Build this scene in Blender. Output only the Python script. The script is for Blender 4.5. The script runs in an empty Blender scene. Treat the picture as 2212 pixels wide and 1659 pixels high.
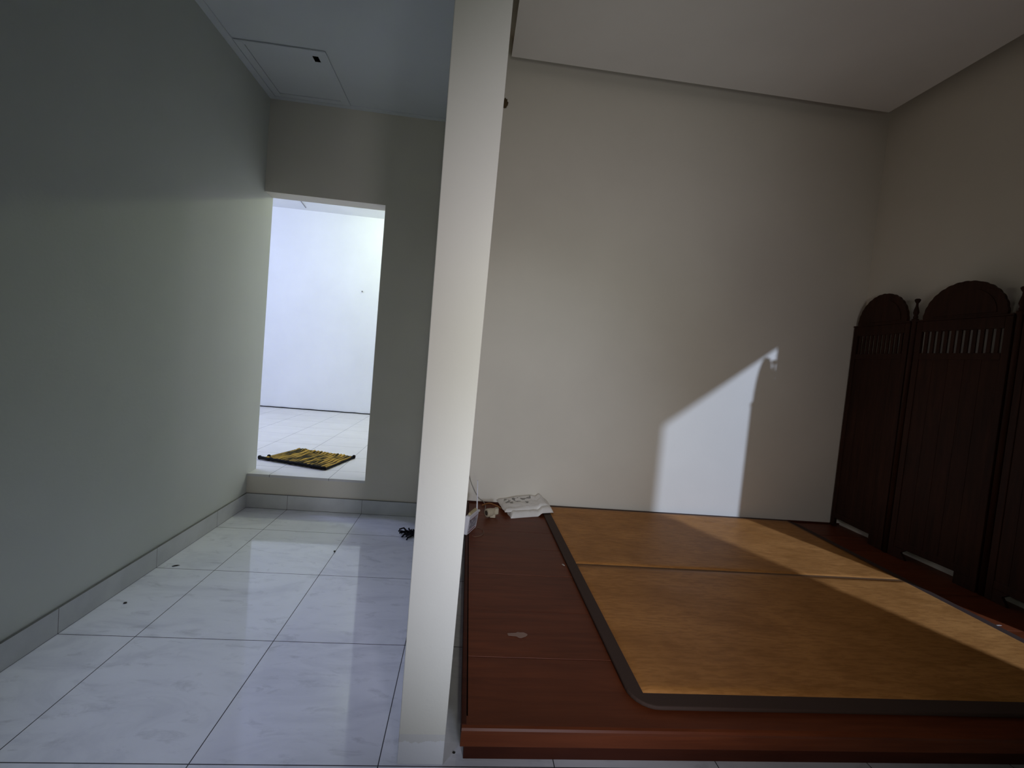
import bpy, bmesh, math, random
from mathutils import Vector, Matrix, noise

sc = bpy.context.scene
C = sc.collection
random.seed(7)

# ------------------------------------------------------------------ camera
cam = bpy.data.cameras.new('camera'); camo = bpy.data.objects.new('camera', cam); C.objects.link(camo)
R = ((0.99295576, 0.08308943, -0.08446895), (-0.07883603, 0.99550387, 0.05250638), (0.08845189, -0.04547731, 0.99504175))
camo.matrix_world = Matrix(((R[0][0], R[0][2], -R[0][1], 1.7237), (R[1][0], R[1][2], -R[1][1], -3.6031),
                            (R[2][0], R[2][2], -R[2][1], 1.3868), (0, 0, 0, 1)))
cam.sensor_width = 36; cam.lens = 923.82 / 2212 * 36
cam.shift_x = 18.45 / 2212; cam.shift_y = -9.97 / 2212
cam.clip_start = 0.02
sc.camera = camo

# ------------------------------------------------------------------ world, exposure
w = bpy.data.worlds.new('world'); sc.world = w; w.use_nodes = True
w.node_tree.nodes['Background'].inputs[0].default_value = (0.6, 0.7, 1, 1)
w.node_tree.nodes['Background'].inputs[1].default_value = 0.0
sc.view_settings.view_transform = 'Standard'; sc.view_settings.look = 'None'
sc.view_settings.gamma = 1; sc.view_settings.use_curve_mapping = False
sc.view_settings.exposure = 0.0
sc.cycles.max_bounces = 8; sc.cycles.diffuse_bounces = 5
sc.cycles.use_adaptive_sampling = False
sc.cycles.sample_clamp_indirect = 4

# ------------------------------------------------------------------ lights
def light(name, kind, loc, power, col, size=0.2, to=None, **kw):
    l = bpy.data.lights.new(name, kind); o = bpy.data.objects.new(name, l); C.objects.link(o)
    o.location = loc; l.energy = power; l.color = col
    if kind == 'AREA':
        l.shape = 'RECTANGLE'; l.size = size[0]; l.size_y = size[1]
        if 'spread' in kw: l.spread = kw['spread']
    else: l.shadow_soft_size = size
    if kind == 'SPOT': l.spot_size = kw['angle']; l.spot_blend = 0.3
    l.use_shadow = True
    if to: o.rotation_euler = (Vector(to) - Vector(loc)).to_track_quat('-Z', 'Y').to_euler()
    return o
def spot(name, loc, to, deg, power, col):
    o = light(name, 'SPOT', loc, power, col, 0.15, to, angle=math.radians(deg)); o.data.spot_blend = 1.0
light('back_room_lamp', 'POINT', (0.94, 2.35, 3.38), 58, (0.85, 0.99, 0.60), 0.06)
light('back_room_fill_left', 'POINT', (-1.8, 1.0, 3.2), 65.8, (0.511, 0.58, 1.0), 0.12)  # unseen fill point, added to brighten the back room walls
light('back_room_fill_right', 'POINT', (3.0, 2.4, 3.2), 21, (0.93, 0.85, 1.0), 0.12)  # added fill out of view, brightens the left wall by the doorway
light('right_doorway_lamp', 'SPOT', (7.82, -8.9, 4.40), 2951, (0.585, 0.716, 1.0), 0.07, (3.8, 0, 0.7), angle=0.5)
def spot(name, loc, to, deg, power, col, size=0.15):
    o = light(name, 'SPOT', loc, power, col, size, to, angle=math.radians(deg)); o.data.spot_blend = 1.0
spot('corridor_floor_fill', (0.9, -3.3, 3.1), (0.9, -1.6, 0), 40, 118.7, (0.629, 0.685, 1.0))  # unseen spot added above the frame to lift the left floor
spot('rear_low_fill', (2.3, -4.2, 0.7), (2.1, 0, 0.6), 50, 103.7, (0.735, 0.825, 1.0))  # this and the other rear spots: fills added unseen behind the camera
spot('rear_up_fill', (2.3, -4.2, 0.7), (2.4, -0.6, 2.8), 50, 38.9, (0.853, 1.0, 0.996))
spot('rear_wide_fill', (2.3, -4.2, 1.6), (2.7, 0, 1.2), 85, 81.4, (0.996, 0.907, 1.0))
spot('rear_near_fill', (1.85, -4.1, 1.3), (2.7, 0, 1.2), 50, 31, (0.878, 1.0, 0.749))
spot('rear_far_fill', (1.9, -5.5, 1.4), (2.7, 0, 1.2), 85, 36.4, (0.936, 1.0, 0.809), 0.07)
spot('ceiling_fill', (2.5, -3.9, 0.6), (3.2, -1.2, 3.8), 60, 28.3, (1.0, 0.897, 0.909), 0.07)  # added spot out of view, aimed up to brighten the right ceiling

# ------------------------------------------------------------------ materials
def mat(name, rgb, rough=0.6, spec=0.5, **k):
    m = bpy.data.materials.new(name); m.use_nodes = True
    b = m.node_tree.nodes['Principled BSDF']
    b.inputs['Base Color'].default_value = (*rgb, 1); b.inputs['Roughness'].default_value = rough
    b.inputs['Specular IOR Level'].default_value = spec
    for a, v in k.items(): b.inputs[a].default_value = v
    return m
class NT:
    def __init__(s, m):
        s.t = m.node_tree; s.b = s.t.nodes['Principled BSDF']
        s.co = s.t.nodes.new('ShaderNodeTexCoord').outputs['Object']
    def n(s, ty, **k):
        x = s.t.nodes.new(ty)
        for a, v in k.items(): setattr(x, a, v)
        return x
    def set(s, sock, v):
        if isinstance(v, bpy.types.NodeSocket): s.t.links.new(v, sock)
        else: sock.default_value = v
    def math(s, op, a, b=0.0, clamp=False):
        x = s.n('ShaderNodeMath', operation=op, use_clamp=clamp); s.set(x.inputs[0], a); s.set(x.inputs[1], b); return x.outputs[0]
    def map(s, scale=(1, 1, 1), loc=(0, 0, 0), rot=(0, 0, 0)):
        x = s.n('ShaderNodeMapping'); s.set(x.inputs[0], s.co)
        x.inputs['Scale'].default_value = scale; x.inputs['Location'].default_value = loc; x.inputs['Rotation'].default_value = rot
        return x.outputs[0]
    def noise(s, scale, vec=None, detail=4, rough=0.55, dist=0.0):
        x = s.n('ShaderNodeTexNoise'); x.inputs['Scale'].default_value = scale; x.inputs['Detail'].default_value = detail
        x.inputs['Roughness'].default_value = rough; x.inputs['Distortion'].default_value = dist
        s.set(x.inputs['Vector'], vec or s.co); return x.outputs['Fac']
    def ramp(s, f, stops):
        x = s.n('ShaderNodeValToRGB'); s.set(x.inputs[0], f); e = x.color_ramp.elements
        while len(e) < len(stops): e.new(0.5)
        for q, (p, c) in zip(e, stops):
            q.position = p; q.color = (*c, 1) if len(c) == 3 else c
        return x.outputs[0]
    def mix(s, f, a, b, kind='MIX'):
        x = s.n('ShaderNodeMix', data_type='RGBA', blend_type=kind); s.set(x.inputs[0], f)
        s.set(x.inputs[6], (*a, 1) if isinstance(a, tuple) else a); s.set(x.inputs[7], (*b, 1) if isinstance(b, tuple) else b)
        return x.outputs[2]
    def bump(s, h, strength=0.2, dist=0.01):
        x = s.n('ShaderNodeBump'); x.inputs['Strength'].default_value = strength; x.inputs['Distance'].default_value = dist
        s.set(x.inputs['Height'], h); s.t.links.new(x.outputs[0], s.b.inputs['Normal'])
    def col(s, v): s.set(s.b.inputs['Base Color'], v)
    def xyz(s):
        x = s.n('ShaderNodeSeparateXYZ'); s.set(x.inputs[0], s.co); return x.outputs
    def lines(s, v, off, step, width):      # 1 on a grout line, 0 elsewhere
        a = s.math('DIVIDE', s.math('SUBTRACT', v, off - 100 * step), step)
        fr = s.math('FRACT', s.math('ADD', a, 0.5))
        d = s.math('MULTIPLY', s.math('ABSOLUTE', s.math('SUBTRACT', fr, 0.5)), step)
        return s.math('LESS_THAN', d, width / 2)

def plaster(name, rgb, bump=0.12):
    m = mat(name, rgb, 0.75, 0.25); t = NT(m)
    f = t.noise(1.3, detail=5)
    dk = tuple(c * 0.93 for c in rgb)
    t.col(t.ramp(f, [(0.3, dk), (0.7, rgb)]))
    t.bump(t.noise(60, detail=3), bump, 0.004)
    return m
WALL = plaster('warm_white_paint', (0.745, 0.70, 0.615))
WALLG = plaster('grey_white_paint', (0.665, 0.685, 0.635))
WALLW = plaster('white_paint', (0.86, 0.87, 0.89))
CEIL = plaster('ceiling_white', (0.84, 0.83, 0.81), 0.06)
CEILB = plaster('ceiling_cool_white', (0.76, 0.79, 0.82), 0.05)

def tile(name, ox, oy, step, base, vein, rough, grout=0.0035, smudge=0.34):
    m = mat(name, base, rough, 0.6); t = NT(m); x, y, z = t.xyz()
    vx = t.noise(2.2, t.map(rot=(0, 0, 0.6), scale=(1, 2.2, 1)), 8, 0.62, 0.9)
    c = t.ramp(vx, [(0.32, vein), (0.5, base), (0.75, tuple(min(1, v * 1.06) for v in base))])
    sm = t.ramp(t.noise(7.0, t.map(rot=(0, 0, 0.9), scale=(1, 2.6, 1), loc=(4, 2, 0)), 6, 0.65, 0.6), [(0.56, (0, 0, 0)), (0.72, (1, 1, 1))])
    c = t.mix(t.math('MULTIPLY', sm, smudge), c, tuple(v * 0.45 for v in vein))
    g = t.math('MAXIMUM', t.lines(x, ox, step, grout), t.lines(y, oy, step, grout))
    t.col(t.mix(g, c, (0.035, 0.035, 0.04)))
    rr = t.n('ShaderNodeMapRange'); t.set(rr.inputs[0], t.noise(3.0, detail=5)); rr.inputs[1].default_value = 0.3; rr.inputs[2].default_value = 0.7
    rr.inputs[3].default_value = rough * 0.7; rr.inputs[4].default_value = rough * 1.5
    t.set(t.b.inputs['Roughness'], t.math('MAXIMUM', rr.outputs[0], t.math('MULTIPLY', g, 0.8)))
    return m
TILE = tile('marble_floor_tile', 0.335, -0.416, 0.6, (0.80, 0.81, 0.86), (0.67, 0.68, 0.74), 0.055)
TILE2 = tile('back_room_floor_tile', 0.175, 1.195, 0.475, (0.68, 0.66, 0.66), (0.665, 0.645, 0.645), 0.5, 0.003, 0.03)

def skirt(name, axis, off):
    m = mat(name, (0.5, 0.5, 0.49), 0.3, 0.5); t = NT(m); o = t.xyz()
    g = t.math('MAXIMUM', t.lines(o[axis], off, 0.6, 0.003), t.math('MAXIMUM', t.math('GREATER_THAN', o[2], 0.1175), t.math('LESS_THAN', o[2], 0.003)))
    f = t.noise(5, detail=6)
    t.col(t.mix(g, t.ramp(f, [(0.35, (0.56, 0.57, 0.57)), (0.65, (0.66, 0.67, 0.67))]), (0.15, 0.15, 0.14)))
    return m
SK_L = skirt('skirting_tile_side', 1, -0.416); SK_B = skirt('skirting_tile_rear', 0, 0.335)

def wood(name, dark, light_, rough, sc_=(1.2, 14, 14), spec=0.5, var=None):
    m = mat(name, light_, rough, spec); t = NT(m)
    f = t.noise(2.0, t.map(scale=sc_), 7, 0.6, 0.5)
    c = t.ramp(f, [(0.3, dark), (0.7, light_)])
    f2 = t.noise(1.1, detail=3)
    c = t.mix(t.ramp(f2, [(0.35, (0, 0, 0)), (0.7, (1, 1, 1))]), c, t.mix(0.55, c, tuple(v * 0.6 for v in dark)))
    t.col(c); t.bump(f, 0.06, 0.002)
    return m
PLAT = wood('red_brown_wood', (0.115, 0.026, 0.008), (0.20, 0.050, 0.017), 0.45, spec=0.22)
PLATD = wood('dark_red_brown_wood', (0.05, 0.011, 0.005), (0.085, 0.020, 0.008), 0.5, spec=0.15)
SCR = wood('near_black_carved_wood', (0.022, 0.008, 0.004), (0.048, 0.017, 0.009), 0.55, (14, 14, 1.2), 0.15)
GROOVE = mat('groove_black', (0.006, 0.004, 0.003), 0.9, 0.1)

# woven mat
MATT = mat('woven_straw', (0.4, 0.2, 0.06), 0.5, 0.15); t = NT(MATT)
f = t.noise(3.2, t.map(rot=(0, 0, 0.5), scale=(1, 1.8, 1)), 5, 0.6, 0.6)
wv = t.noise(14, t.map(rot=(0, 0, -0.75), scale=(1, 6, 1)), 3, 0.6)
vor = t.n('ShaderNodeTexVoronoi'); vor.inputs['Scale'].default_value = 4.2; vor.inputs['Randomness'].default_value = 0.25; t.set(vor.inputs['Vector'], t.co)
med = t.math('LESS_THAN', vor.outputs['Distance'], 0.26)
c = t.ramp(f, [(0.3, (0.37, 0.16, 0.042)), (0.7, (0.54, 0.25, 0.074))])
c = t.mix(t.math('MULTIPLY', t.ramp(wv, [(0.45, (0, 0, 0)), (0.6, (1, 1, 1))]), 0.40), c, (0.25, 0.10, 0.026))
c = t.mix(t.math('MULTIPLY', med, 0.30), c, (0.20, 0.075, 0.02))
t.col(c); t.bump(t.noise(160, t.map(rot=(0, 0, 0.78), scale=(1, 3, 1)), 2), 0.25, 0.003)
BORD = mat('brown_cloth_binding', (0.060, 0.036, 0.027), 0.75, 0.25); t = NT(BORD)
t.bump(t.noise(240, detail=2), 0.2, 0.002)

# ------------------------------------------------------------------ mesh helpers
class MB:
    def __init__(s): s.bm = bmesh.new()
    def box(s, a, b, mi=0):
        v = [s.bm.verts.new((x, y, z)) for x in (a[0], b[0]) for y in (a[1], b[1]) for z in (a[2], b[2])]
        for q in ((0, 1, 3, 2), (4, 6, 7, 5), (0, 4, 5, 1), (2, 3, 7, 6), (0, 2, 6, 4), (1, 5, 7, 3)):
            s.bm.faces.new([v[i] for i in q]).material_index = mi
        return v
    def prism(s, pts, fn, mi=0):            # pts: 2-D outline; fn(u,v,side) -> 3-D
        A = [s.bm.verts.new(fn(u, v, 0)) for u, v in pts]; B = [s.bm.verts.new(fn(u, v, 1)) for u, v in pts]
        s.bm.faces.new(A[::-1]).material_index = mi; s.bm.faces.new(B).material_index = mi
        n = len(pts)
        for i in range(n): s.bm.faces.new((A[i], A[(i + 1) % n], B[(i + 1) % n], B[i])).material_index = mi
    def lathe(s, prof, base, axis=Vector((0, 0, 1)), seg=16, mi=0):   # prof (r, h)
        q = Vector((0, 0, 1)).rotation_difference(Vector(axis)); rings = []
        for r, h in prof:
            rings.append([s.bm.verts.new(Vector(base) + q @ Vector((r * math.cos(2 * math.pi * i / seg), r * math.sin(2 * math.pi * i / seg), h))) for i in range(seg)])
        for a, b in zip(rings, rings[1:]):
            for i in range(seg): s.bm.faces.new((a[i], a[(i + 1) % seg], b[(i + 1) % seg], b[i])).material_index = mi
        s.bm.faces.new(rings[0][::-1]).material_index = mi; s.bm.faces.new(rings[-1]).material_index = mi
    def tube(s, pts, r, seg=8, mi=0):
        pts = [Vector(p) for p in pts]; rings = []; n = len(pts)
        rad = r if callable(r) else (lambda k: r)
        up = None
        for k, p in enumerate(pts):
            d = (pts[min(k + 1, n - 1)] - pts[max(k - 1, 0)]).normalized()
            if up is None: up = Vector((0, 0, 1)) if abs(d.z) < 0.9 else Vector((1, 0, 0))
            a = d.cross(up).normalized(); b = a.cross(d).normalized(); up = b
            rings.append([s.bm.verts.new(p + rad(k / max(1, n - 1)) * (math.cos(2 * math.pi * i / seg) * a + math.sin(2 * math.pi * i / seg) * b)) for i in range(seg)])
        for x, y in zip(rings, rings[1:]):
            for i in range(seg): s.bm.faces.new((x[i], x[(i + 1) % seg], y[(i + 1) % seg], y[i])).material_index = mi
        s.bm.faces.new(rings[0][::-1]).material_index = mi; s.bm.faces.new(rings[-1]).material_index = mi
    def build(s, name, m, parent=None, smooth=False, bevel=0, seg=2, **props):
        bmesh.ops.recalc_face_normals(s.bm, faces=s.bm.faces)
        me = bpy.data.meshes.new(name); s.bm.to_mesh(me); s.bm.free()
        for x in (m if isinstance(m, (list, tuple)) else [m]): me.materials.append(x)
        if smooth:
            for p in me.polygons: p.use_smooth = True
        o = bpy.data.objects.new(name, me); C.objects.link(o)
        if parent: o.parent = parent; o.matrix_parent_inverse = parent_inv(parent)
        if bevel:
            b = o.modifiers.new('bevel', 'BEVEL'); b.width = bevel; b.segments = seg; b.limit_method = 'ANGLE'
        for k, v in props.items(): o[k] = v
        return o
def parent_inv(p):      # every part's mesh is laid out in room coordinates
    return Matrix.Translation(-p.location) if p.type == 'EMPTY' else Matrix.Identity(4)
def thing(name, label, cat, loc, group=None):
    o = bpy.data.objects.new(name, None); C.objects.link(o); o.location = loc; o['label'] = label; o['category'] = cat
    o.empty_display_size = 0.1
    if group: o['group'] = group
    return o
def struct(name, m, *boxes, bevel=0, **props):
    b = MB()
    for a, c in boxes: b.box(a, c)
    return b.build(name, m, bevel=bevel, kind='structure', **props)

# ------------------------------------------------------------------ the setting
TOP = 3.95; XR = 5.22; YB = -4.3
DX = 0.943; HS = 0.279; HD = 2.550; TH = 0.145
struct('floor', TILE, ((-0.15, YB - 0.15, -0.1), (XR + 0.15, 0.0, 0.0)), label='white marble-look tiled floor of the front rooms')
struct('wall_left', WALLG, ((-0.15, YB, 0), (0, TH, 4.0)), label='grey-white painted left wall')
struct('wall_back_left', WALL, ((0, 0, 0), (DX, TH, HS - 0.02)), ((DX, 0, 0), (1.578, TH, 4.0)), ((0, 0, HD), (DX, TH, 4.0)), label='painted wall with the open doorway')
struct('wall_back_right', WALL, ((1.578, 0, 0), (XR + 0.15, TH, 4.0)), label='warm white wall behind the platform')
b = MB()
v = b.box((1.596, -2.211, 0), (1.750, 0.0, TOP))
for q in v:
    if q.co.z > 1: q.co.x = 1.578 if q.co.x < 1.65 else 1.774
WALLM = plaster('partition_paint', (0.745, 0.72, 0.66)); nt = NT(WALLM)
old = WALLM.node_tree.nodes['Principled BSDF'].inputs['Base Color'].links[0].from_socket
zz = nt.math('ADD', nt.xyz()[2], nt.math('MULTIPLY', nt.noise(45, nt.map(scale=(1, 1, 0.15)), 3), 0.03))
low = nt.math('LESS_THAN', zz, 0.098); band_ = nt.math('MULTIPLY', nt.math('GREATER_THAN', zz, 0.098), nt.math('LESS_THAN', nt.xyz()[2], 0.108))
cc = nt.mix(low, old, (0.76, 0.76, 0.80)); nt.col(nt.mix(band_, cc, (0.66, 0.645, 0.64)))
b.build('wall_middle', WALLM, bevel=0.003, kind='structure', label='partition wall seen end-on, dividing the two spaces')
OY0, OY1, OZ = -3.89, -2.07, 2.45
struct('wall_right', WALL, ((XR, OY1, 0), (XR + 0.15, 0, 4.0)), ((XR, -6.0, 0), (XR + 0.15, OY0, 4.0)), ((XR, OY0, OZ), (XR + 0.15, OY1, 4.0)))
# left ceiling with the hatch opening, right ceiling as a panel with a shadow gap
ZL = 3.276
hx0, hx1, hy0, hy1 = 0.065, 0.60, -0.60, -0.06
struct('ceiling_left', CEILB, ((0, YB, ZL), (1.585, hy0, ZL + 0.012)), ((0, hy1, ZL), (1.585, 0, ZL + 0.012)),
       ((0, hy0, ZL), (hx0, hy1, ZL + 0.012)), ((hx1, hy0, ZL), (1.585, hy1, ZL + 0.012)))
struct('ceiling_right', CEIL, ((1.852, YB + 0.05, 3.771), (5.090, -0.12, 3.793)))
struct('ceiling_roof', WALL, ((-0.15, YB - 0.15, 4.0), (XR + 0.15, TH, 4.1)))
struct('trim_1', CEILB, ((1.578, YB, ZL), (1.774, -2.211, TOP)))                 # beam that carries the partition line on
struct('trim_2', CEILB, ((0.0, YB, ZL - 0.010), (0.050, -0.0, ZL)), bevel=0.002)   # flat batten along the left wall
struct('trim_3', CEILB, ((0.050, -0.040, ZL - 0.010), (1.585, 0.0, ZL)), bevel=0.002)
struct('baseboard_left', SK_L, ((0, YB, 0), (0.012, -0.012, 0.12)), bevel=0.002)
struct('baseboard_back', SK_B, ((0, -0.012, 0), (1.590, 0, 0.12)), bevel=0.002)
# back room
struct('floor_back_room', TILE2, ((-3.2, TH, HS - 0.12), (4.5, 3.75, HS)))
struct('trim_4', TILE2, ((0.0, -0.002, HS - 0.02), (DX, TH, HS + 0.0005)))       # tiled door sill
struct('wall_back_room_far', WALLW, ((-3.2, 3.65, HS), (4.5, 3.8, 3.6)))
struct('wall_back_room_left', WALLW, ((-3.3, 0, HS - 0.1), (-3.15, 3.8, 3.6)))
struct('wall_back_room_right', WALLW, ((4.45, TH, HS - 0.1), (4.6, 3.8, 3.6)))
struct('wall_back_room_near', WALLW, ((-3.2, 0, 0), (-0.15, TH, 3.6)))
struct('ceiling_back_room', WALLW, ((-3.2, TH, 3.505), (4.5, 3.75, 3.6)))

# ------------------------------------------------------------------ ceiling hatch
t_ = thing('ceiling_hatch', 'white square access hatch with a small black hole, in the left ceiling corner', 'hatch', (0.33, -0.33, ZL))
z0, z1 = ZL - 0.008, ZL - 0.001
b = MB()
px0, px1, py0, py1 = 0.108, 0.565, -0.600, -0.091
qx0, qx1, qy0, qy1 = 0.523, 0.562, -0.580, -0.522
b.box((px0, py0, z0 + .004), (px1, qy0, z1)); b.box((px0, qy1, z0 + .004), (px1, py1, z1))
b.box((px0, qy0, z0 + .004), (qx0, qy1, z1)); b.box((qx1, qy0, z0 + .004), (px1, qy1, z1))
b.build('hatch_panel', CEILB, t_)
b = MB()
b.box((0.054, -0.632, ZL - 0.010), (0.106, -0.045, ZL - 0.001)); b.box((0.566, -0.640, ZL - 0.010), (0.628, -0.045, ZL - 0.001))
b.box((0.106, -0.089, ZL - 0.010), (0.566, -0.045, ZL - 0.001)); b.box((0.054, -0.642, ZL - 0.009), (0.628, -0.604, ZL - 0.001))
b.build('hatch_frame', CEILB, t_, bevel=0.002)
b = MB(); b.box((0.04, -0.66, ZL + 0.014), (0.65, -0.02, ZL + 0.2)); b.build('roof_dark_box', GROOVE, t_)  # solid black box: darkness above the hatch hole put into its colour
t_.children[-1].name = 'hatch_dark_box'

# ------------------------------------------------------------------ wooden platform
PZ = 0.155
t_ = thing('wooden_platform', 'low reddish-brown wooden sleeping platform filling the right-hand alcove', 'platform', (3.5, -1.1, 0))
b = MB()
ys = [0.0, -0.30, -0.585, -0.862, -1.203, -1.562, -1.893, -2.222]
for i, (a, c) in enumerate(zip(ys, ys[1:])):
    g = 0.0018
    b.box((1.822, c + g, PZ - 0.03), (5.218, a - g, PZ + (0.0006 if i % 2 else 0.0)))
b.build('plank_top', PLAT, t_, bevel=0.0015)
b = MB(); b.box((1.80, -2.222, PZ - 0.03), (1.818, -0.002, PZ + 0.0015)); b.build('edge_strip', PLATD, t_, bevel=0.003)
b = MB()
prof = [(-2.2235, PZ), (-2.232, PZ - 0.003), (-2.236, PZ - 0.010), (-2.234, PZ - 0.018), (-2.226, PZ - 0.024), (-2.224, PZ - 0.030),
        (-2.222, 0.078), (-2.214, 0.070), (-2.185, 0.070), (-2.185, PZ - 0.001)]
b.prism(prof, lambda u, v, s: (1.802 if s == 0 else 5.218, u, v)); b.build('front_apron', PLAT, t_, smooth=False)
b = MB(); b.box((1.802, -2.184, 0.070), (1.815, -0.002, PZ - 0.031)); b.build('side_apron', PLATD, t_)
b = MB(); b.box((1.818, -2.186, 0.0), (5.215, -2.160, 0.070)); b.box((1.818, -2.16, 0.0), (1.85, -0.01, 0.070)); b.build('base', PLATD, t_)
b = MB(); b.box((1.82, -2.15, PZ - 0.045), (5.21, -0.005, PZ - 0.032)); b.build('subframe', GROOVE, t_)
b = MB(); b.box((1.80, -0.014, PZ + 0.0016), (5.218, -0.0005, PZ + 0.012)); b.build('back_strip', PLATD, t_, bevel=0.002)

# ------------------------------------------------------------------ bordered straw mat on the platform
t_ = thing('sleeping_mat', 'large golden-brown woven mat with a dark brown cloth border, on the platform', 'mat', (3.6, -1.1, PZ))
def rrect(x0, y0, x1, y1, r, n=7):
    P = []
    for cx, cy, a in ((x1 - r, y1 - r, 0), (x0 + r, y1 - r, 90), (x0 + r, y0 + r, 180), (x1 - r, y0 + r, 270)):
        for i in range(n + 1):
            q = math.radians(a + 90 * i / n); P.append((cx + r * math.cos(q), cy + r * math.sin(q)))
    return P
b = MB()
b.prism(rrect(2.428, -2.152, 4.735, -0.018, 0.10), lambda u, v, s: (u, v, PZ + 0.0020 + (0.016 if s else 0)))
b.build('border', BORD, t_, bevel=0.006, seg=3)
for k, (ya, yc) in enumerate(((-2.088, -1.081), (-1.070, -0.052))):
    b = MB(); nx, ny = 60, 28; g = []
    for j in range(ny + 1):
        row = []
        for i in range(nx + 1):
            x = 2.487 + (4.678 - 2.487) * i / nx; y = ya + (yc - ya) * j / ny
            e = min(1, min(i, nx - i, j, ny - j) / 1.0)
            z = PZ + 0.0182 + e * (0.0035 + 0.003 * noise.noise((x * 1.6, y * 2.5, 3)) + 0.0015 * noise.noise((x * 9, y * 9, 1)))
            # a soft crease running away from the wall
            d = abs((x - 3.62) * 0.55 + (y + 0.05) * 0.85) ; 
            if y > -0.6: z += e * 0.004 * math.exp(-(d / 0.02) ** 2)
            row.append(b.bm.verts.new((x, y, z)))
        g.append(row)
    for j in range(ny):
        for i in range(nx): b.bm.faces.new((g[j][i], g[j][i + 1], g[j + 1][i + 1], g[j + 1][i]))
    edge = g[0] + [r[-1] for r in g[1:]] + g[-1][-2::-1] + [r[0] for r in g[-2:0:-1]]
    low = [b.bm.verts.new((q.co.x, q.co.y, PZ + 0.0178)) for q in edge]
    for i in range(len(edge)): b.bm.faces.new((edge[i], low[i], low[(i + 1) % len(edge)], edge[(i + 1) % len(edge)]))
    b.build('woven_panel', MATT, t_, smooth=True)
b = MB(); b.box((2.490, -1.084, PZ + 0.0178), (4.675, -1.067, PZ + 0.0192)); b.build('fold_seam', mat('seam_brown', (0.14, 0.065, 0.02), 0.8), t_)

# ------------------------------------------------------------------ folding screen
t_ = thing('folding_screen', 'tall dark carved wooden folding screen with scalloped arched tops, standing along the right wall', 'folding screen', (5.1, -0.9, PZ))
H = [(5.130, -0.016), (5.075, -0.580), (5.112, -1.185), (5.062, -1.690), (5.118, -2.165)]
SB, RT, RB, SL = 0.236, 1.950, 1.872, 1.712
ZF = PZ + 0.0022
def screen_panel(a, c, first):
    a, c = Vector(a), Vector(c); d = (c - a).normalized(); n = Vector((-d.y, d.x)) ; L = (c - a).length; TK = 0.024
    def P(s, z, off): q = a + d * s + n * off; return (q.x, q.y, z)
    def slab(mb, s0, s1, z0, z1, o0, o1):
        mb.prism([(s0, z0), (s1, z0), (s1, z1), (s0, z1)], lambda u, v, k: P(u, v, o1 if k else o0))
    g0, g1 = (0.008 if first else 0.026), L - 0.026
    m = MB(); sw = 0.040
    slab(m, g0, g0 + sw, ZF, RT, -TK / 2, TK / 2); slab(m, g1 - sw, g1, ZF, RT, -TK / 2, TK / 2)
    slab(m, g0 + sw, g1 - sw, RB, RT, -TK / 2, TK / 2); slab(m, g0 + sw, g1 - sw, SL - 0.045, SL, -TK / 2, TK / 2)
    slab(m, g0 + sw, g1 - sw, SB, SB + 0.05, -TK / 2, TK / 2)
    slab(m, g0 - 0.004, g1 + 0.004, RT, RT + 0.012, -TK / 2 - 0.006, TK / 2 + 0.006)
    f = m.build('panel_frame', SCR, t_, bevel=0.003)
    m = MB(); x = g0 + sw; k = 0                                      # tongue-and-groove infill
    nb = 5; wd = (g1 - sw - x) / nb
    for k in range(nb): slab(m, x + k * wd + 0.0006, x + (k + 1) * wd - 0.0006, SB + 0.045, SL - 0.04, -0.007, 0.007)
    slab(m, x, g1 - sw, SB + 0.04, SL - 0.04, -0.002, 0.002)
    m.build('infill_board', SCR, f, bevel=0.001)
    ns = 11; pw = (g1 - sw - x) / (ns + 0.45)
    for k in range(ns):
        cs = x + pw * (k + 0.725); m = MB()
        slab(m, cs - pw * 0.275, cs + pw * 0.275, SL - 0.005, RB + 0.005, -0.006, 0.006)
        m.build('slat', SCR, f, bevel=0.002)
    m = MB(); mid = (g0 + g1) / 2; rx = (g1 - g0) / 2 - 0.035; rz = 0.245; N = 132; pts = []
    for i in range(N + 1):
        th = math.pi * i / N; sc1 = 1 + 0.016 * abs(math.sin(th * 15))
        pts.append((mid + rx * sc1 * math.cos(th), RT + 0.012 + rz * sc1 * math.sin(th)))
    pts = [(mid + rx + 0.012, RT + 0.0115)] + pts + [(mid - rx - 0.012, RT + 0.0115)]
    m.prism(pts, lambda u, v, k: P(u, v, 0.011 if k else -0.011))
    cr = m.build('arch_crest', SCR, f)
    m = MB(); pts2 = [(mid + rx * 0.78 * math.cos(math.pi * i / 40), RT + 0.03 + rz * 0.72 * math.sin(math.pi * i / 40)) for i in range(41)]
    m.prism(pts2, lambda u, v, k: P(u, v, 0.0115 if k else 0.016)); m.prism(pts2, lambda u, v, k: P(u, v, -0.0115 if k else -0.016))
    m.build('crest_carving', SCR, f)
    for s0, s1, sl in ((g0 + sw, g0 + (0.045 if first else 0.125), 1), (g1 - 0.125, g1 - sw, -1)):
        m = MB()
        if sl > 0: pts = [(s0, ZF), (s1, ZF), (s1 - 0.01 if first else s1 - 0.035, SB - 0.03), (s1, SB), (s0, SB)]
        else: pts = [(s0 + 0.0, ZF), (s1, ZF), (s1, SB), (s0, SB)]
        m.prism(pts, lambda u, v, k: P(u, v, 0.010 if k else -0.010)); m.build('foot_bracket', SCR, f)
for i in range(4): screen_panel(H[i], H[i + 1], i == 0)
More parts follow.
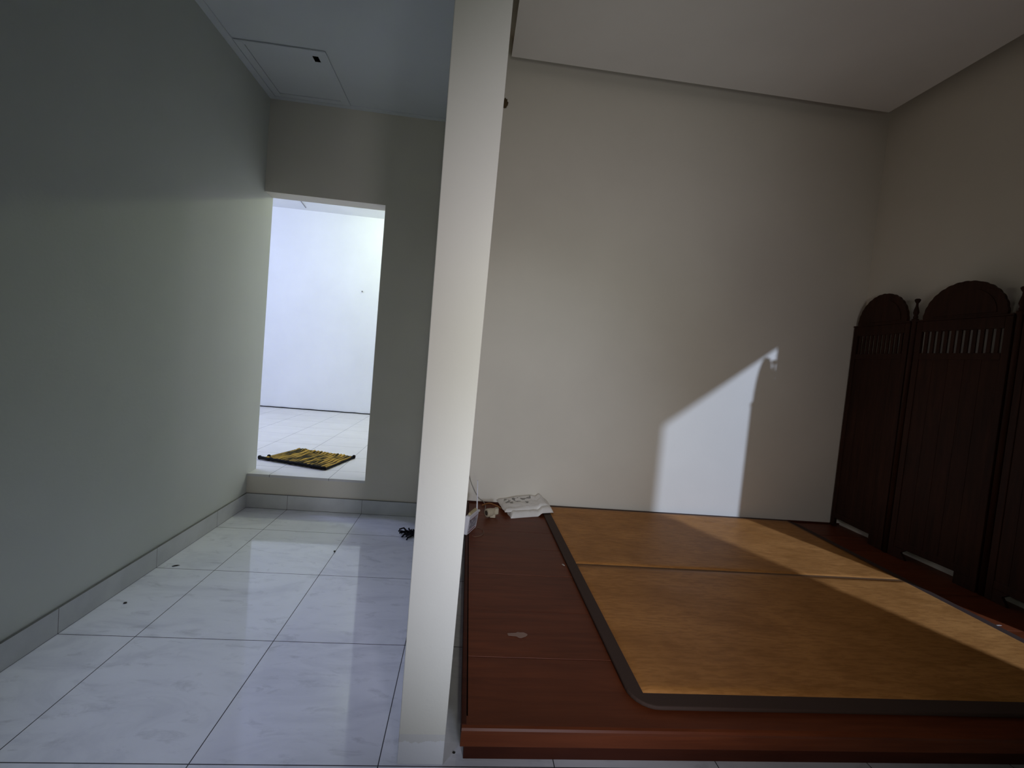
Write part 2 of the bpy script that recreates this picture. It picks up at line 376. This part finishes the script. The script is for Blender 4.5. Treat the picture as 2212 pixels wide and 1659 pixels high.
for i in (1, 2, 3):
    m = MB(); h = H[i]
    m.lathe([(0.017, 0), (0.017, 1.79), (0.021, 1.80), (0.021, 1.815), (0.015, 1.82)], (h[0], h[1], ZF), seg=14)
    po = m.build('hinge_post', SCR, t_, smooth=True)
    m = MB()
    m.lathe([(0.012, 0), (0.016, 0.012), (0.011, 0.022), (0.018, 0.045), (0.015, 0.065), (0.008, 0.095), (0.007, 0.115), (0.012, 0.123), (0.017, 0.134), (0.0185, 0.143), (0.013, 0.150)],
            (h[0], h[1], ZF + 1.82), seg=14)
    m.build('finial', SCR, po, smooth=True)

# ------------------------------------------------------------------ router leaning beside the partition
WP = mat('white_plastic', (0.74, 0.73, 0.78), 0.35); t_ = thing('router', 'white internet router standing on edge against the partition wall', 'router', (1.83, -0.62, PZ))
def frame(o, ang, tilt=0.0):
    c, s = math.cos(ang), math.sin(ang)
    return lambda u, v, w_: (o[0] + c * u - s * (w_ - v * tilt), o[1] + s * u + c * (w_ - v * tilt), o[2] + v)
F = frame((1.806, -0.705, PZ + 0.0026), math.atan2(0.165, 0.070), 0.10)   # u along the face, v up, +w to the left
b = MB()
b.prism(rrect(0, 0, 0.175, 0.135, 0.012, 4), lambda u, v, k: F(u, v, 0.032 if k else 0.0)); b.build('housing', WP, t_, bevel=0.003)
LAB = mat('printed_label', (0.62, 0.62, 0.66), 0.5); nt = NT(LAB)
br = nt.n('ShaderNodeTexBrick'); nt.set(br.inputs['Vector'], nt.map(scale=(1, 1, 1), rot=(math.radians(90), 0, 0)))
ns = nt.noise(120, nt.map(scale=(1, 1, 0.55)), 2)
nt.col(nt.ramp(ns, [(0.47, (0.20, 0.17, 0.20)), (0.55, (0.55, 0.55, 0.60))]))
b = MB(); b.prism([(0.022, 0.028), (0.155, 0.028), (0.155, 0.098), (0.022, 0.098)], lambda u, v, k: F(u, v, -0.0006 if k else -0.0001)); b.build('label_sticker', LAB, t_)
RED = mat('red_brown_print', (0.22, 0.05, 0.05), 0.5); DK = mat('dark_print', (0.08, 0.07, 0.09), 0.5)
b = MB(); b.prism([(0.022, 0.099), (0.16, 0.099), (0.16, 0.103), (0.022, 0.103)], lambda u, v, k: F(u, v, -0.0009 if k else -0.0002))
b.build('label_stripe', RED, t_)
b = MB(); b.prism([(0.022, 0.012), (0.15, 0.012), (0.15, 0.020), (0.022, 0.020)], lambda u, v, k: F(u, v, -0.0009 if k else -0.0002)); b.build('label_stripe', RED, t_)
b = MB(); b.prism([(0.016, 0.094), (0.030, 0.094), (0.030, 0.106), (0.016, 0.106)], lambda u, v, k: F(u, v, -0.0012 if k else -0.0003)); b.build('mounting_hole', DK, t_)
b = MB(); b.prism([(0.03, 0.1355), (0.15, 0.1355), (0.15, 0.149), (0.03, 0.149)], lambda u, v, k: F(u, v, 0.026 if k else 0.008)); b.build('port_strip', mat('yellowed_plastic', (0.52, 0.43, 0.24), 0.5), t_, bevel=0.002)
b = MB(); q = Vector(F(0.168, 0.132, 0.016))
b.tube([q + Vector((0, 0, -0.012)), q + Vector((0, 0, 0.02)), q + Vector((-0.004, 0, 0.09)), q + Vector((-0.012, 0, 0.215))], lambda k: 0.0075 if k < 0.1 else 0.0062 - 0.0026 * k, 10)
b.build('antenna', WP, t_, smooth=True)
b = MB(); b.lathe([(0.008, 0), (0.009, 0.004), (0.009, 0.018), (0.006, 0.024)], Vector(F(0.176, 0.118, 0.014)), Vector((0.8, 0.5, 0.1))); b.build('antenna_joint', mat('cream_plastic', (0.60, 0.55, 0.45), 0.5), t_, smooth=True)

# ------------------------------------------------------------------ beige socket adapter
t_ = thing('socket_adapter', 'small beige plastic socket adapter between the router and the white bag', 'adapter', (1.99, -0.31, PZ))
BEI = mat('beige_plastic', (0.50, 0.43, 0.31), 0.5)
AX = Vector((0.86, 0.5, 0.0)).normalized(); c0 = Vector((1.955, -0.350, PZ + 0.040))
b = MB()
b.lathe([(0.020, 0), (0.030, 0.001), (0.032, 0.006), (0.032, 0.040), (0.029, 0.055), (0.028, 0.085), (0.024, 0.09)], c0, AX, 20)
b.build('body', BEI, t_, smooth=False, bevel=0.001)
b = MB(); b.lathe([(0.019, -0.0012), (0.0185, -0.0004)], c0, AX, 18); b.build('socket_recess', mat('recess_brown', (0.045, 0.03, 0.02), 0.8), t_)
b = MB(); b.box((1.985, -0.350, PZ + 0.0026), (2.028, -0.312, PZ + 0.030)); b.build('plug_block', BEI, t_, bevel=0.005)
b = MB(); b.box((2.020, -0.345, PZ + 0.030), (2.050, -0.300, PZ + 0.075)); b.build('side_block', BEI, t_, bevel=0.006)

# ------------------------------------------------------------------ folded white bag
t_ = thing('folded_bag', 'crumpled white folded plastic bag with faded print, against the wall at the mat corner', 'bag', (2.3, -0.15, PZ))
BAG = mat('white_plastic_sheet', (0.80, 0.77, 0.73), 0.45); nt = NT(BAG)
n1 = nt.noise(22, nt.map(scale=(1, 1, 1)), 3); pr = nt.ramp(n1, [(0.54, (0, 0, 0)), (0.58, (1, 1, 1))])
x, y, z = nt.xyz()
def band(v, a, c): return nt.math('MULTIPLY', nt.math('GREATER_THAN', v, a), nt.math('LESS_THAN', v, c))
reg = nt.math('MULTIPLY', band(x, 2.09, 2.34), band(y, -0.16, -0.03))
col = nt.mix(nt.math('MULTIPLY', pr, reg), (0.80, 0.77, 0.73), (0.22, 0.21, 0.19))
n2 = nt.noise(9, nt.map(loc=(3, 1, 0)), 2); rd = nt.math('MULTIPLY', nt.math('GREATER_THAN', n2, 0.52), nt.math('MULTIPLY', band(x, 2.22, 2.36), band(y, -0.050, -0.012)))
col = nt.mix(rd, col, (0.40, 0.11, 0.05)); nt.col(col); nt.bump(nt.noise(18, detail=4, dist=1.0), 0.5, 0.012)
def bag(name, FL, FR, BR, BL, lift, hgt, seedz, nx=34, ny=24):
    b = MB(); g = []
    def under(x): q = min(1, max(0, (x - 2.375) / 0.04)); return PZ + 0.0022 + lift + 0.0245 * q * q * (3 - 2 * q)
    for j in range(ny + 1):
        row = []
        for i in range(nx + 1):
            u, v_ = i / nx, j / ny
            p = (Vector(FL) * (1 - u) + Vector(FR) * u) * (1 - v_) + (Vector(BL) * (1 - u) + Vector(BR) * u) * v_
            e = min(u, 1 - u, v_ * 0.8, (1 - v_)) * 14; e = min(1, e) ** 0.5
            zz = hgt(u, v_) + 0.007 * noise.noise((p.x * 14, p.y * 16, seedz)) + 0.004 * abs(noise.noise((p.x * 26 + p.y * 20, p.y * 9, seedz + 4)))
            wob = 0.006 * noise.noise((u * 5, v_ * 5, seedz + 9))
            row.append(b.bm.verts.new((p.x + wob, min(-0.003, p.y + wob), under(p.x + wob) + max(0.0015, e * (zz - PZ)))))
        g.append(row)
    for j in range(ny):
        for i in range(nx): b.bm.faces.new((g[j][i], g[j][i + 1], g[j + 1][i + 1], g[j + 1][i]))
    edge = g[0] + [r[-1] for r in g[1:]] + g[-1][-2::-1] + [r[0] for r in g[-2:0:-1]]
    low = [b.bm.verts.new((q.co.x, q.co.y, under(q.co.x))) for q in edge]
    for i in range(len(edge)): b.bm.faces.new((edge[i], low[i], low[(i + 1) % len(edge)], edge[(i + 1) % len(edge)]))
    return b.build(name, BAG, t_, smooth=True)
bag('lower_fold', (2.150, -0.335, 0), (2.512, -0.215, 0), (2.50, -0.02, 0), (2.10, -0.02, 0), 0.0, lambda u, v: PZ + 0.036 + 0.012 * v, 2.0)
bag('upper_fold', (2.105, -0.29, 0), (2.490, -0.165, 0), (2.445, -0.005, 0), (2.055, -0.005, 0), 0.030, lambda u, v: PZ + 0.018 + 0.040 * v * min(1, max(0, (u - 0.1) * 2)) + 0.008 * math.sin(u * 3.1), 7.0)

# ------------------------------------------------------------------ cords
ORG = mat('orange_brown_cord', (0.30, 0.12, 0.03), 0.6); WIR = mat('thin_brown_wire', (0.20, 0.12, 0.07), 0.5); GRC = mat('grey_cord', (0.30, 0.28, 0.25), 0.6)
def curve(pts, n=10):
    P = [Vector(p) for p in pts]; P = [P[0]] + P + [P[-1]]; out = []
    for k in range(1, len(P) - 2):
        for i in range(n):
            t = i / n; a, b_, c, d = P[k - 1:k + 3]
            out.append(0.5 * ((2 * b_) + (c - a) * t + (2 * a - 5 * b_ + 4 * c - d) * t * t + (3 * b_ - a - 3 * c + d) * t ** 3))
    return out + [P[-2]]
def loose(name, label, cat, pts, r, m, seg=8):
    b = MB(); b.tube(curve(pts), r, seg); return b.build(name, m, smooth=True, label=label, category=cat)
zc = PZ + 0.0045
loose('cord', 'orange-brown cord lying behind the beige adapter', 'cord', [(1.93, -0.10, zc + .006), (1.99, -0.055, zc + .012), (2.05, -0.075, zc + .004), (2.085, -0.13, zc + .004)], 0.006, ORG)
loose('wire', 'thin brown wire looped on the platform in front of the router', 'wire', [(1.885, -0.545, zc), (1.925, -0.60, zc), (1.915, -0.68, zc), (1.865, -0.715, zc), (1.845, -0.70, zc)], 0.0016, WIR, 6)
loose('power_cord', 'grey cord hanging down the wall behind the router antenna', 'cord', [(1.80, -0.004, 0.40), (1.825, -0.006, 0.33), (1.86, -0.008, 0.26), (1.90, -0.012, 0.20), (1.945, -0.03, PZ + 0.018), (1.96, -0.10, zc + .001), (1.95, -0.22, zc + .001), (1.955, -0.29, zc + 0.003)], 0.0035, GRC)

# ------------------------------------------------------------------ doormat in the back room
t_ = thing('doormat', 'yellow and black ribbed rag doormat lying just beyond the doorway', 'doormat', (0.29, 0.56, HS))
RAG = mat('yellow_rag', (0.50, 0.33, 0.07), 0.85, 0.1); nt = NT(RAG)
mp = nt.n('ShaderNodeMapping'); mp.vector_type = 'POINT'; nt.set(mp.inputs[0], nt.co); mp.inputs['Rotation'].default_value = (0, 0, -math.atan2(0.425, 0.145)); mv = nt.n('ShaderNodeMapping'); nt.set(mv.inputs[0], mp.outputs[0]); mv.inputs['Scale'].default_value = (1.2, 9, 1)
f = nt.noise(4.5, mv.outputs[0], 4); nt.col(nt.ramp(f, [(0.41, (0.06, 0.05, 0.025)), (0.48, (0.30, 0.20, 0.05)), (0.60, (0.56, 0.36, 0.085))]))
BLK = mat('black_rag', (0.012, 0.012, 0.014), 0.9, 0.1)
A, B_, C_, D = Vector((-0.085, 0.45, 0)), Vector((0.06, 0.875, 0)), Vector((0.655, 0.70, 0)), Vector((0.545, 0.225, 0))
NR = 17
for k in range(NR):
    f = (k + 0.5) / NR; a = A.lerp(D, f); c = B_.lerp(C_, f); b = MB(); pts = []
    for i in range(17):
        q = a.lerp(c, i / 16); wv = 0.006 * noise.noise((q.x * 9, q.y * 9, k * .3)); hump = 0.012 * max(0, noise.noise((q.x * 7 + 3, q.y * 7, 0.5)))
        if i > 14: hump += 0.012 * (noise.noise((k * 1.7, 0, 2)) + 0.6)
        pts.append((q.x + wv, q.y + wv, HS + 0.0125 + hump))
    b.tube(pts, lambda u, k=k: 0.0098 + 0.0013 * math.sin(u * 20 + k), 8); b.build('rib', RAG, t_, smooth=True)
    if k < NR - 1:
        a = A.lerp(D, (k + 1) / NR); c = B_.lerp(C_, (k + 1) / NR); b = MB()
        b.tube([a.lerp(c, i / 6) + Vector((0, 0, HS + 0.0095)) for i in range(7)], 0.0085, 6); b.build('weft_cord', BLK, t_, smooth=True)
def edge(P, Q, r, wob, nm='edge_binding'):
    b = MB(); b.tube([P.lerp(Q, i / 30) + Vector((wob * noise.noise((i * .9, 1, 0)), wob * noise.noise((i * .9, 5, 0)), HS + r + 0.001 + abs(wob) * noise.noise((i * 1.1, 9, 0)) * 0.8 + wob * .4)) for i in range(31)], r, 8)
    b.build(nm, BLK, t_, smooth=True)
edge(A + Vector((-0.02, -0.01, 0)), D, 0.014, 0.010); edge(D, C_ + Vector((0.01, 0, 0)), 0.009, 0.003); edge(B_, C_, 0.009, 0.012); edge(A, B_, 0.008, 0.003)
for q in (A + Vector((-0.03, 0.0, 0)), A + Vector((0.03, 0.05, 0)), C_ + Vector((0.012, 0.0, 0))):
    b = MB(); b.lathe([(0.006, 0), (0.013, 0.004), (0.016, 0.014), (0.016, 0.026), (0.010, 0.034)], (q.x, q.y, HS + 0.001), seg=10); b.build('corner_knot', BLK, t_, smooth=True)

# ------------------------------------------------------------------ back room small things
b = MB(); b.tube([(-1.9 + 0.05 * i, 3.640 - 0.003 * abs(noise.noise((i * .5, 0, 0))), HS + 0.010 + 0.005 * noise.noise((i * .35, 2, 0))) for i in range(60)], 0.007, 8)
b.build('floor_cable', BLK, smooth=True, label='thin black cable running along the foot of the far bright wall', category='cable')
b = MB(); b.lathe([(0.004, 0), (0.004, 0.018), (0.011, 0.019), (0.011, 0.026), (0.004, 0.028)], (-0.114, 3.651, 2.297), Vector((0, -1, 0)), 10)
b.build('wall_hook', mat('dull_metal', (0.12, 0.11, 0.10), 0.5), label='small dark nail hook on the bright wall of the back room', category='hook')
b = MB(); b.tube([(-1.04, 3.50, 3.497), (-1.00, 3.2, 3.496), (-0.93, 2.9, 3.497)], 0.006, 6)
b.build('wire', mat('grey_wire', (0.2, 0.2, 0.22), 0.6), label='thin grey wire across the back room ceiling', category='wire')

# ------------------------------------------------------------------ lump high on the wall beside the partition
MUD = mat('brown_mud', (0.11, 0.075, 0.04), 0.95, 0.1)
b = MB(); bmesh.ops.create_icosphere(b.bm, subdivisions=4, radius=1)
for q in b.bm.verts:
    n_ = noise.noise(q.co * 2.2) * 0.35 + 1
    q.co = Vector((q.co.x * 0.022 * n_, -abs(q.co.y) * 0.02 * n_ if q.co.y < 0 else q.co.y * 0.001, q.co.z * 0.038 * n_)) + Vector((1.838, -0.0015, 3.475))
b.build('mud_nest', MUD, smooth=True, label='small brown mud lump high on the back wall beside the partition', category='nest')

# ------------------------------------------------------------------ litter
def fluff(name, label, cat, loc, size, m, n=9, seed=0, group=None):
    random.seed(seed); b = MB()
    for i in range(n):
        p = Vector(loc) + Vector((random.uniform(-1, 1), random.uniform(-1, 1), 0)) * size * 0.35; a = random.uniform(0, 6.3)
        pts = [p + Vector((0, 0, size * 0.08))]
        for k in range(4):
            a += random.uniform(-0.8, 0.8); pts.append(pts[-1] + Vector((math.cos(a), math.sin(a), random.uniform(-0.15, 0.7) if k < 2 else random.uniform(-0.6, 0.2))) * size * 0.22)
        zmin = loc[2] + 0.0125 * size / 0.1
        b.tube([(q.x, q.y, max(zmin, q.z)) for q in pts], size * 0.06, 6)
    o = b.build(name, m, smooth=True, label=label, category=cat)
    if group: o['group'] = group
    return o
fluff('cord_tangle', 'ragged black tangle on the tiles, half hidden behind the partition wall', 'tangle', (1.405, -0.375, 0), 0.10, BLK, 22, 3)
DIRT = mat('dark_dirt', (0.03, 0.025, 0.02), 0.9)
from math import pi
def crumb(name, label, cat, loc, size, m, seed, flat=0.4, stretch=1.0, rot=0.0):
    b = MB(); bmesh.ops.create_icosphere(b.bm, subdivisions=2, radius=1)
    for q in b.bm.verts:
        n_ = 1 + 0.4 * noise.noise(q.co * 1.7 + Vector((seed, 0, 0)))
        x_, y_ = q.co.x * size * stretch * n_, q.co.y * size * n_
        q.co = Vector((loc[0] + x_ * math.cos(rot) - y_ * math.sin(rot), loc[1] + x_ * math.sin(rot) + y_ * math.cos(rot), loc[2] + max(0, (q.co.z + 1) * size * flat * n_ * .5) + 0.0004))
    return b.build(name, m, smooth=True, label=label, category=cat)
GRIT = mat('pale_grit', (0.5, 0.45, 0.40), 0.8)
crumb('crumb', 'dark crumb on the tile beside the left baseboard', 'crumb', (0.107, -1.37, 0), 0.008, DIRT, 1)
crumb('leaf_fragment', 'dark curled leaf fragment on the tiles near the left baseboard', 'leaf fragment', (0.099, -0.985, 0), 0.007, DIRT, 2, 0.4, 2.6, 0.5)
crumb('crumb', 'dark crumb sitting on the grout line in the doorway reflection', 'crumb', (0.932, -0.708, 0), 0.008, DIRT, 3, 0.9)
crumb('crumb', 'tiny dark crumb on the floor between the partition wall and the platform', 'crumb', (1.786, -2.165, 0), 0.005, DIRT, 5)
crumb('paper_scrap', 'small pale scrap on the planks against the mat border', 'scrap', (2.408, -1.060, PZ + 0.002), 0.007, GRIT, 6, 0.3, 2.0, 2.0)
crumb('paper_scrap', 'tiny pale sliver on the dark planks in front of the folding screen', 'scrap', (4.773, -1.519, PZ + 0.002), 0.005, GRIT, 7, 0.3, 5.0, 0.1)
ST = mat('dried_white_spill', (0.27, 0.17, 0.13), 0.5)
b = MB(); b.prism([(2.06 + 0.030 * math.cos(a) * (1 + 0.35 * noise.noise((math.cos(a) * 2, math.sin(a) * 2, 0))) - (0.03 if math.cos(a) < -0.8 else 0), -1.745 + 0.020 * math.sin(a) * (1 + 0.5 * noise.noise((a, 3, 0)))) for a in [i * pi / 14 for i in range(28)]],
    lambda u, v, k: (u, v, PZ + 0.0019 + 0.0004 * k)); b.build('spill_mark', ST, label='small pale dried spill on the platform planks', category='spill')
